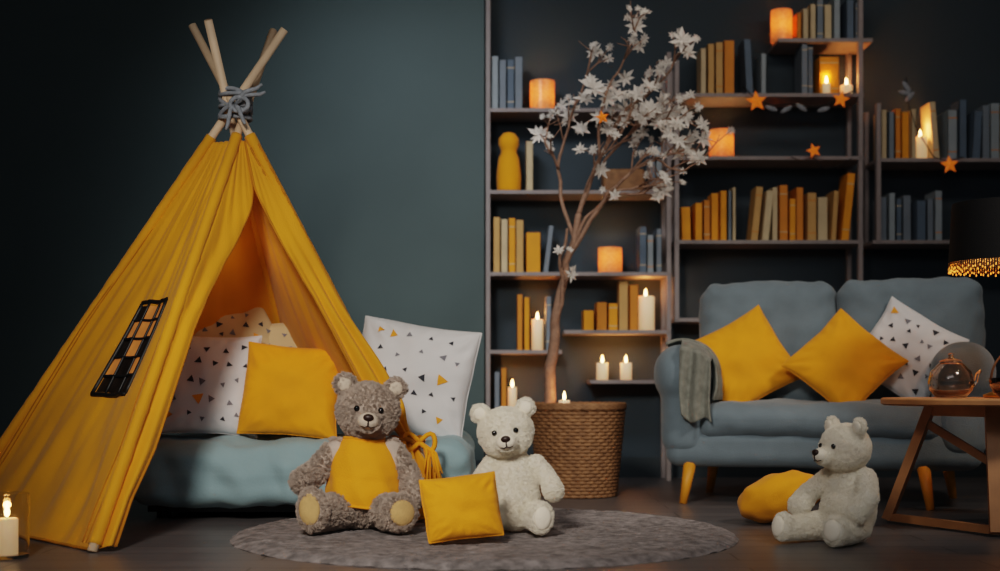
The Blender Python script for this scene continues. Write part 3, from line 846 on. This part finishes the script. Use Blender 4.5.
def bear(name, loc, yaw, sc, fm, mm, pm, pose, shirt=False, flen=.009, seed=1, hs=1.0, slim=1.0, clump=.15):
    e = empty(name, loc, (0, 0, yaw), sc)
    b = MB()
    b.ell((0, 0, .15), (.104*slim, .090, .148), fm, nu=24, nv=16)
    b.ell((0, -.015, .11), (.110*slim, .095, .11), fm, nu=24, nv=16)
    H = Matrix.Translation(pose['head']) @ Euler(pose['hrot']).to_matrix().to_4x4() @ Matrix.Scale(hs, 4)
    b.T = H
    b.ell((0, 0, .002), (.100, .088, .088), fm, nu=24, nv=16)
    b.ell((0, -.02, -.03), (.088, .072, .055), fm)
    b.ell((0, -.088, -.026), (.040, .045, .032), fm)
    for s in (-1, 1):
        b.ell((s*.082, .005, .080), (.036, .016, .036), fm, (0, s*.5, 0))
    b.T = Matrix.Identity(4)
    hc = V(pose['head']); b.ell(tuple((hc+V((0, .0, .27)))/2), (.066, .062, .055), fm)
    for a in pose['arms']: chain(b, a, fm)
    for l, ft in pose['legs']:
        chain(b, l, fm); b.ell(ft[0], ft[1], fm, ft[2])
    body = bake(b, .0055, 'body', fm, e, 4)
    d = MB(); d.T = H
    for s in (-1, 1):
        d.ell((s*.038, -.0815, .012), (.0098, .008, .0102), M_blacke)
        d.ell((s*.082, -.0095, .080), (.023, .009, .023), mm, (0, s*.5, 0))
    d.ell((0, -.112, -.022), (.034, .026, .027), mm)
    d.ell((0, -.134, -.009), (.017, .011, .012), M_nose)
    d.tube([(0, -.139, -.018), (0, -.1395, -.030), (0, -.136, -.036)], .0024, M_nose, 6)
    for s in (-1, 1): d.tube([(0, -.136, -.036), (s*.010, -.1335, -.041), (s*.021, -.124, -.037)], .0022, M_nose, 6)
    d.T = Matrix.Identity(4)
    for l, ft in pose['legs']:
        Rm = Euler(ft[2]).to_matrix(); c = V(ft[0])+Rm @ V((0, -ft[1][1]*.74, 0))
        d.ell(c, (ft[1][0]*.72, ft[1][1]*.42, ft[1][2]*.72), pm, ft[2], 24, 12)
    d.build('face_and_pads', parent=e)
    if shirt:
        s = MB()
        def sf(u, v):
            a = 2*math.pi*u; z = .070+.212*v
            q = math.sqrt(max(.02, 1-((z-.15)/.152)**2)); q2 = math.sqrt(max(.0, 1-((z-.11)/.115)**2)) if abs(z-.11) < .115 else 0
            rx = max(.108*q, .112*q2)+.012; ry = max(.092*q, .1*q2)+.016
            wv = .004*math.sin(a*9+z*30)*(1-v)+.003*noise.noise(V((a*2, z*30, 0)))
            return V(((rx+wv)*math.cos(a), (ry+wv)*math.sin(a)-.010*(1-v), z+.006*math.sin(a*2)))
        s.grid(sf, 72, 30, M_yel, closeu=True)
        s.tube([sf(i/60, 0) for i in range(60)], .005, M_yel, 6, closed=True)
        s.tube([sf(i/60, 1) for i in range(60)], .006, M_yel, 6, closed=True)
        s.build('yellow_vest', parent=e)
    vg = body.vertex_groups.new(name='fur')
    eyes = [H @ V((s_*.038, -.085, .012)) for s_ in (-1, 1)]; ns = H @ V((0, -.13, -.02))
    pads = [V(ft[0])+Euler(ft[2]).to_matrix() @ V((0, -ft[1][1], 0)) for l, ft in pose['legs']]
    full = []
    for v in body.data.vertices:
        c = v.co; ok = True
        if min((c-x).length for x in eyes) < .014: ok = False
        if (c-ns).length < .034: ok = False
        if any((c-x).length < .036 for x in pads): ok = False
        if shirt and .07 < c.z < .275 and (c.x/.118)**2+(c.y/.110)**2 < 1.0: ok = False
        if ok: full.append(v.index)
    vg.add(full, 1.0, 'REPLACE')
    try: fur(body, 7000, flen, 14, vg='fur', rnd=.6, seed=seed, clump=clump, rough=.003)
    except Exception as ex: print('FUR ERR', ex)
    return e

poseG = dict(head=(.012, -.012, .372), hrot=(rad(4), rad(5), rad(4)),
    arms=[[((-.090, -.01, .245), .038), ((-.155, -.035, .175), .036), ((-.190, -.075, .150), .040)],
          [((.090, -.01, .245), .038), ((.145, -.03, .16), .034), ((.160, -.07, .105), .040)]],
    legs=[([((-.06, -.04, .062), .056), ((-.115, -.13, .055), .050), ((-.14, -.18, .05), .045)], ((-.148, -.205, .072), (.048, .034, .068), (rad(-8), rad(-8), rad(-18)))),
          ([((.06, -.04, .062), .056), ((.085, -.13, .055), .052), ((.11, -.18, .05), .045)], ((.118, -.205, .062), (.056, .034, .056), (rad(-4), rad(15), rad(20))))])
bear('grey_teddy_bear', (-.50, 4.80, .030), rad(3), 1.14, M_furg, M_furl, M_pad, poseG, True, flen=.009, seed=2, clump=.3)
poseW = dict(head=(-.03, -.015, .360), hrot=(rad(4), rad(-8), rad(-4)),
    arms=[[((-.080, -.01, .240), .036), ((-.13, -.05, .18), .032), ((-.14, -.11, .15), .036)],
          [((.080, -.01, .240), .038), ((.130, -.04, .185), .033), ((.140, -.095, .150), .038)]],
    legs=[([((-.06, -.04, .065), .052), ((-.09, -.10, .055), .046), ((-.10, -.14, .05), .042)], ((-.105, -.165, .062), (.042, .030, .056), (0, 0, rad(-10)))),
          ([((.06, -.04, .065), .054), ((.08, -.12, .055), .048), ((.085, -.17, .05), .042)], ((.088, -.19, .062), (.044, .032, .058), (rad(-4), rad(6), rad(10))))])
bear('cream_teddy_bear', (.050, 4.68, .030), rad(2), .97, M_furw, M_padw, M_padw, poseW, flen=.005, seed=3, hs=1.03, slim=.88)
poseS = dict(head=(0, -.03, .345), hrot=(rad(2), rad(0), rad(-14)),
    arms=[[((-.080, -.01, .235), .038), ((-.120, -.09, .175), .035), ((-.110, -.16, .130), .040)],
          [((.080, -.01, .235), .038), ((.130, -.06, .17), .036), ((.120, -.12, .115), .040)]],
    legs=[([((-.06, -.04, .058), .054), ((-.085, -.15, .052), .048), ((-.095, -.24, .048), .042)], ((-.098, -.26, .058), (.044, .034, .054), (rad(-6), 0, rad(-8)))),
          ([((.06, -.04, .058), .054), ((.09, -.14, .052), .048), ((.105, -.20, .048), .042)], ((.11, -.22, .058), (.044, .034, .054), (rad(-6), 0, rad(14))))])
bear('cream_teddy_bear', (1.235, 4.58, .004), rad(-54), .94, M_furw, M_padw, M_padw, poseS, flen=.005, seed=4, slim=.94)

pillow('small_yellow_pillow', (-.128, 4.33, .142), .255, .215, .12, (rad(-20), rad(-6), rad(10)), M_yel, 0, 12, k=.03)
b = MB()
b.T = Matrix.Translation((1.105, 5.13, .112)) @ Matrix.Rotation(rad(-10), 4, 'Z') @ Matrix.Rotation(rad(-16), 4, 'Y') @ Matrix.Rotation(rad(-16), 4, 'X')
def fc(u, v):
    a = 2*math.pi*u; t = math.pi*(v-.5); r = abs(math.cos(t))**.8; z = math.sin(t)
    n_ = .010*noise.noise(V((math.cos(a)*r*2.5, math.sin(a)*r*2.5, z*2)))
    w = 1+.015*math.sin(a*8+3*z)*abs(z)*r
    return V(((.170+n_)*r*math.cos(a)*w, (.140+n_)*r*math.sin(a)*w, (.088+n_)*z))
b.grid(fc, 60, 28, M_yel, closeu=True)
b.T = Matrix.Identity(4); fcu = b.build('round_floor_cushion'); fcu.location.z = .002

b = MB(); cx, cy = -1.570, 4.14
b.lathe([(.0001, .001), (.066, .001), (.068, .006), (.068, .205), (.0645, .205), (.0645, .012), (.0001, .010)], (cx, cy, 0), M_clear, 48, crisp=True)
b.lathe([(.0001, .012), (.034, .012), (.034, .122), (.030, .126), (.0001, .120)], (cx, cy, 0), M_wax, 28)
flame(b, cx, cy, .122, 1.5)
o = b.build('glass_candle_holder'); point('candle_light', (0, 0, .168), 1.2, r=.012, parent=o)

# ------------------------------------------------------------ lights, world, camera
def aim(o, t): o.rotation_euler = (V(t)-o.location).to_track_quat('-Z', 'Y').to_euler()
def spot(name, loc, tgt, e, size, blend, r, col=(255, 244, 230)):
    l = bpy.data.lights.new(name, 'SPOT'); l.energy = e; l.spot_size = rad(size); l.spot_blend = blend; l.shadow_soft_size = r; l.color = srgb(*col)[:3]
    o = bpy.data.objects.new(name, l); scene.collection.objects.link(o); o.location = loc; aim(o, tgt); return o
def area(name, loc, tgt, e, sx, sy, col=(240, 246, 255)):
    l = bpy.data.lights.new(name, 'AREA'); l.energy = e; l.shape = 'RECTANGLE'; l.size = sx; l.size_y = sy; l.color = srgb(*col)[:3]
    o = bpy.data.objects.new(name, l); scene.collection.objects.link(o); o.location = loc; aim(o, tgt); return o
spot('studio_spot_key', (-.9, .9, 2.35), (-.35, 5.2, .45), 470, 50, 1, .3)
spot('ceiling_spot_sofa', (2.6, 3.0, 2.9), (1.2, 5.8, .6), 190, 54, 1, .3)
spot('ceiling_spot_wall', (-.55, 5.4, 2.95), (-.5, 7.4, 1.7), 120, 86, 1, .3, (244, 246, 250))
area('added_area_fill', (.2, 1.6, 2.98), (.1, 5.2, .4), 24, 2.6, 1.2)  # unseen area fill, added to lift the overall brightness
area('added_shelf_fill', (1.4, 5.6, 2.98), (1.4, 7.6, 1.4), 14, 2.6, .3, (255, 240, 225))  # unseen fill added to brighten the shelves
point('tent_glow', (-1.05, 5.3, 1.05), .25, (255, 205, 150), .08)
w = bpy.data.worlds.new('world'); scene.world = w; w.use_nodes = True
w.node_tree.nodes['Background'].inputs[0].default_value = (.6, .72, .85, 1); w.node_tree.nodes['Background'].inputs[1].default_value = .12

cam = bpy.data.cameras.new('camera'); co = bpy.data.objects.new('camera', cam); scene.collection.objects.link(co)
co.location = (0, 0, .55); co.rotation_euler = (math.pi/2, 0, 0)
cam.sensor_width = 36; cam.lens = 46.8; cam.shift_y = .0995
cam.dof.use_dof = True; cam.dof.focus_distance = 4.85; cam.dof.aperture_fstop = 1.7
scene.camera = co
scene.view_settings.view_transform = 'Filmic'
scene.view_settings.look = 'Medium High Contrast'
